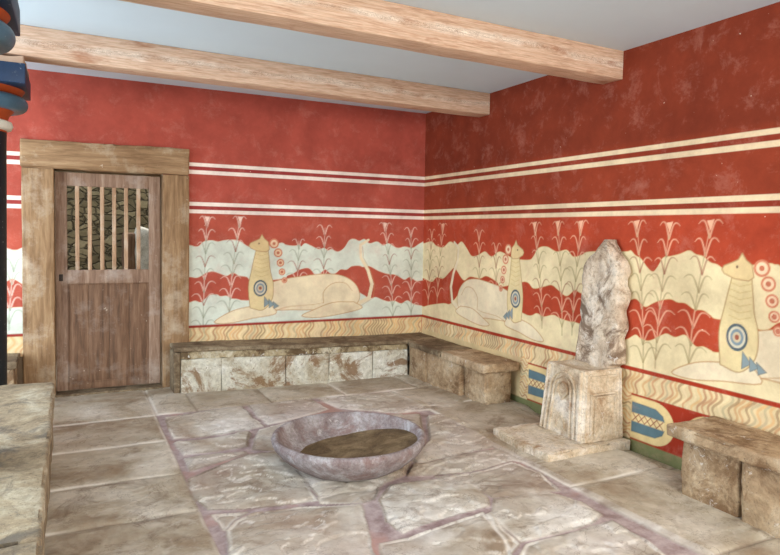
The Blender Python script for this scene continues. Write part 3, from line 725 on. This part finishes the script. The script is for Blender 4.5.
# corner return along the right wall, left of the throne
b = bench('stone bench along the right wall, from the corner to the throne')
block('top_slab', (-.415, -.02, -1.07, -.452, .305, .358), M['bench_top'], b, r=.010, seg=.05, amp=.006, chip=.05, seed=21)
block('top_slab', (-.40, -.02, -1.80, -1.075, .285, .362), M['bench_warm'], b, r=.012, seg=.05, amp=.008, chip=.05, seed=22)
block('facing_block', (-.395, -.06, -.80, -.45, -.03, .305), M['bench_warm'], b, r=.008, seg=.05, amp=.007, chip=.03, seed=23, warp=lambda p: (p.x, p.y, p.z))
block('facing_block', (-.385, -.06, -1.38, -.805, -.03, .303), M['bench_warm'], b, r=.008, seg=.05, amp=.008, chip=.03, seed=24, warp=lambda p: (p.x+.03*(-p.y-.8), p.y, p.z))
block('facing_block', (-.33, -.05, -1.74, -1.385, -.03, .284), M['bench_warm'], b, r=.02, seg=.04, amp=.016, chip=.05, seed=25)
# right of the throne
b = bench('thick-topped stone bench by the right wall, right of the throne, cut by the frame')
def wr(p): return (p.x, p.y+.16*(-p.x-.2), p.z)
block('top_slab', (-.435, -.02, -5.1, -3.69, .318, .392), M['bench_warm'], b, r=.014, seg=.045, amp=.008, chip=.06, seed=31)
block('facing_block', (-.385, -.03, -4.13, -3.765, -.04, .325), M['bench_warm'], b, r=.02, seg=.04, amp=.012, chip=.05, seed=32)
block('facing_block', (-.40, -.03, -4.62, -4.15, -.04, .325), M['bench_warm'], b, r=.02, seg=.04, amp=.012, chip=.05, seed=33)
block('facing_block', (-.39, -.03, -5.05, -4.63, -.04, .325), M['bench_warm'], b, r=.02, seg=.05, amp=.012, chip=.05, seed=34)
# left of the door, mostly behind the column
b = bench('short stone bench against the back wall, left of the door behind the column')
block('top_slab', (-5.6, -3.925, -.46, -.02, .345, .402), M['bench_top'], b, r=.012, seg=.08, amp=.006, chip=.04, seed=41)
block('facing_block', (-4.5, -3.95, -.42, -.03, -.03, .345), M['bench_warm'], b, r=.01, seg=.06, amp=.01, seed=42)
block('facing_block', (-5.5, -4.505, -.42, -.03, -.03, .345), M['bench_warm'], b, r=.01, seg=.08, amp=.01, seed=43)
# foreground, left edge
b = bench('low worn parapet bench in the left foreground, seen from above')
block('top_slab', (-4.40, -3.645, -3.86, -1.35, .33, .42), M['parapet_stone'], b, r=.016, seg=.05, amp=.008, chip=.06, seed=51)
block('top_slab', (-4.40, -3.64, -5.6, -3.868, .33, .42), M['parapet_stone'], b, r=.016, seg=.05, amp=.008, chip=.06, seed=52)
block('facing_block', (-4.36, -3.66, -2.6, -1.37, -.03, .33), M['parapet_stone'], b, r=.012, seg=.07, amp=.008, seed=53)
block('facing_block', (-4.36, -3.66, -3.95, -2.605, -.03, .33), M['parapet_stone'], b, r=.012, seg=.07, amp=.008, seed=54)
block('facing_block', (-4.36, -3.66, -5.55, -3.955, -.03, .33), M['parapet_stone'], b, r=.012, seg=.07, amp=.008, seed=55)

# ------------------------------------------------------------------ throne
th = thing('stone_throne', 'carved stone throne with tall wavy backrest against the right wall', 'throne')
def wpl(p): return (p.x, p.y-.03*max(0, min(1, (-p.x-.1)/.6))*(1 if p.y > -2.7 else -.6), p.z)
block('plinth', (-.765, -.02, -3.06, -2.45, -.03, .05), M['throne_stone'], th, r=.012, seg=.045, amp=.010, chip=.06, seed=61)
bm = bmesh.new()
x0, x1, y0, y1, z0, z1 = -.42, -.028, -3.0, -2.55, .048, .545
def wseat(p):
    t = (p.z-z0)/(z1-z0); cy = (y0+y1)/2
    k = 1-.13*t
    x = x1+(p.x-x1)*(1-.10*t); y = cy+(p.y-cy)*k
    dip = 0
    if p.z > z1-.03:
        dip = .022*max(0, 1-((p.x+.24)/.15)**2)*max(0, 1-((p.y-cy)/.2)**2)
    return (x, y, p.z-dip)
rough_box(bm, x0, x1, y0, y1, z0, z1, .012, .035, .006, 7., wseat, .05, 62)
def strip_front(pts, wd, dp):
    # raised carving on the face toward the room: pts are (y,z)
    for a, c in zip(pts, pts[1:]):
        a, c = Vector((0, *a)), Vector((0, *c)); d = (c-a).normalized(); n = Vector((0, -d.z, d.y))*wd/2
        ring = []
        for q in (a-d*.004, c+d*.004):
            for sgn, xx in ((1, .01), (.55, -dp), (-.55, -dp), (-1, .01)):
                v = q+n*sgn; fx = x0; w_ = Vector(wseat(Vector((fx, v.y, v.z)))); ring.append(bm.verts.new((w_.x+xx-.001, w_.y, w_.z)))
        for i in range(3): bm.faces.new((ring[i], ring[i+1], ring[5+i], ring[4+i]))
        bm.faces.new(ring[:4]); bm.faces.new(ring[4:])
def strip_side(pts, wd, dp):
    for a, c in zip(pts, pts[1:]):
        a, c = Vector((a[0], 0, a[1])), Vector((c[0], 0, c[1])); d = (c-a).normalized(); n = Vector((-d.z, 0, d.x))*wd/2
        ring = []
        for q in (a-d*.004, c+d*.004):
            for sgn, yy in ((1, .01), (.55, -dp), (-.55, -dp), (-1, .01)):
                v = q+n*sgn; w_ = Vector(wseat(Vector((v.x, y0, v.z)))); ring.append(bm.verts.new((w_.x, w_.y+yy-.001, w_.z)))
        for i in range(3): bm.faces.new((ring[i], ring[i+1], ring[5+i], ring[4+i]))
        bm.faces.new(ring[:4]); bm.faces.new(ring[4:])
cy = -2.775
for rr, wd in ((.135, .022), (.095, .016), (.055, .014)):
    arch = [(cy+rr*math.cos(t), .38+rr*.95*math.sin(t)) for t in np.linspace(0, PI, 14)]
    if rr > .06: arch = [(cy+rr*1.12, .07)]+arch+[(cy-rr*1.12, .07)]
    else: arch = arch+[(cy-rr, .36), (cy, .31), (cy+rr, .36), (cy+rr, .38)]
    strip_front(arch, wd, .017)
strip_front([(cy-.19, .07), (cy-.19, .53)], .03, .016); strip_front([(cy+.19, .07), (cy+.19, .53)], .03, .016)
strip_front([(cy-.05, .10), (cy-.03, .16), (cy, .2), (cy+.03, .16), (cy+.05, .10)], .012, .007)
for pts in ([(-.40, .07), (-.40, .52)], [(-.06, .07), (-.06, .52)], [(-.36, .50), (-.10, .50)], [(-.36, .38), (-.10, .38)], [(-.35, .38), (-.35, .08)], [(-.31, .37), (-.31, .08)], [(-.11, .38), (-.11, .08)], [(-.36, .36), (-.10, .36)]):
    strip_side(pts, .02, .012)
obj('seat', bm, M['throne_stone'], th, True, 35)
# backrest
K_ = lambda pts: [(480+a/2.22, 230+c/2.22) for a, c in pts]
Lf = K_([(214, 292), (215, 250), (222, 215), (227, 197), (221, 178), (224, 158), (231, 130), (227, 108), (232, 80), (238, 66), (250, 55), (262, 50), (270, 36), (278, 27)])
Rt = K_([(320, 300), (322, 270), (319, 240), (328, 215), (326, 200), (321, 182), (330, 160), (333, 140), (325, 124), (325, 110), (333, 95), (330, 80), (324, 66), (314, 55), (308, 42), (300, 26)])
lf = [onX(a, c, -.085) for a, c in Lf]; rt = [onX(a, c, -.035) for a, c in Rt]
zb, zt = .05, 1.455; bm = bmesh.new(); NZ, NYY = 56, 18; F_, B_ = [], []
for i in range(NZ+1):
    z = zb+(zt-zb)*i/NZ
    yl = float(np.interp(z, [q[1] for q in lf], [q[0] for q in lf])); yr = float(np.interp(z, [q[1] for q in rt], [q[0] for q in rt]))
    if z < .56: yr = max(yr, -2.94)
    yl += .008*noise.noise(Vector((0, 3, z*14))); yr += .010*noise.noise(Vector((5, 3, z*14)))
    fr_, br_ = [], []
    for j in range(NYY+1):
        t = j/NYY; y = yl+(yr-yl)*t
        e = min(1, min(t, 1-t)*NYY/2.2, (zt-z)/.04+.15); th_ = .045+.052*math.sqrt(max(0, e))+.024*noise.fractal(Vector((0, y, z))*8, 1, 2, 4)*e
        fr_.append(bm.verts.new((-.03-th_, y, z))); br_.append(bm.verts.new((-.022, y, z)))
    F_.append(fr_); B_.append(br_)
for G in (F_, B_):
    for i in range(NZ):
        for j in range(NYY): bm.faces.new((G[i][j], G[i][j+1], G[i+1][j+1], G[i+1][j]))
for i in range(NZ):
    for j in (0, NYY): bm.faces.new((F_[i][j], F_[i+1][j], B_[i+1][j], B_[i][j]))
for j in range(NYY):
    for i in (0, NZ): bm.faces.new((F_[i][j], F_[i][j+1], B_[i][j+1], B_[i][j]))
obj('backrest', bm, M['backrest_stone'], th)['label'] = 'weathered wavy-edged stone backrest'

# ------------------------------------------------------------------ basin
M['basin'] = stone_mat('purple_grey_basin_stone', L(152, 142, 142), L(122, 104, 102), L(184, 180, 182), L(136, 108, 102), .56, .73, 5., .35, 8.)
M['brown_surface'] = stone_mat('brown_basin_surface', L(116, 96, 68), L(90, 72, 50), L(142, 122, 92), None, scale=6.)
bs = thing('stone_basin', 'wide purplish-grey round stone basin on the floor in the middle', 'basin')
bx, by = -1.958, -2.555
outer = [(.20, .0), (.285, .001), (.325, .014), (.385, .05), (.44, .095), (.473, .135), (.486, .165), (.489, .186), (.483, .201), (.467, .208), (.452, .203), (.444, .188)]
inner_ = [(.436, .165), (.415, .13), (.375, .092), (.31, .065), (.15, .05)]
def tilt(bm):
    for v in bm.verts: v.co.z += (.010*(v.co.x-bx)-.02*0*(v.co.y-by))*v.co.z/.21-.008
bm = bmesh.new(); lathe(bm, outer+inner_, bx, by, 96, .006, 1); tilt(bm); obj('bowl', bm, M['basin'], bs, True, 60)
bm = bmesh.new(); n = 72; cv = bm.verts.new((bx, by, .088)); prev = None; rings = []  # brown surface inside the bowl, sloping up to one side
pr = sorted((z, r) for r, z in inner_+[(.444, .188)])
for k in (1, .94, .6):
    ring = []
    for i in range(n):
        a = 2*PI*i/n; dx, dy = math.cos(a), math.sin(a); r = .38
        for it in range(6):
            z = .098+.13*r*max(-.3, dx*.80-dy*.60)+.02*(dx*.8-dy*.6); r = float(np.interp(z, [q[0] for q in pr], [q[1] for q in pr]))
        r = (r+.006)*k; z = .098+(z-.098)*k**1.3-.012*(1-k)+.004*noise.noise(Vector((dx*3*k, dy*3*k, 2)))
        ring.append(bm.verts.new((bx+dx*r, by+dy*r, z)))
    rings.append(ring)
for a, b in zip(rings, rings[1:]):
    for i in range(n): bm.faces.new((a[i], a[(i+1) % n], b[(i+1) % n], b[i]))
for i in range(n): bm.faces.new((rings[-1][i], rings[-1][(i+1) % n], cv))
tilt(bm); obj('brown_surface', bm, M['brown_surface'], bs)['label'] = 'brown surface inside the basin'
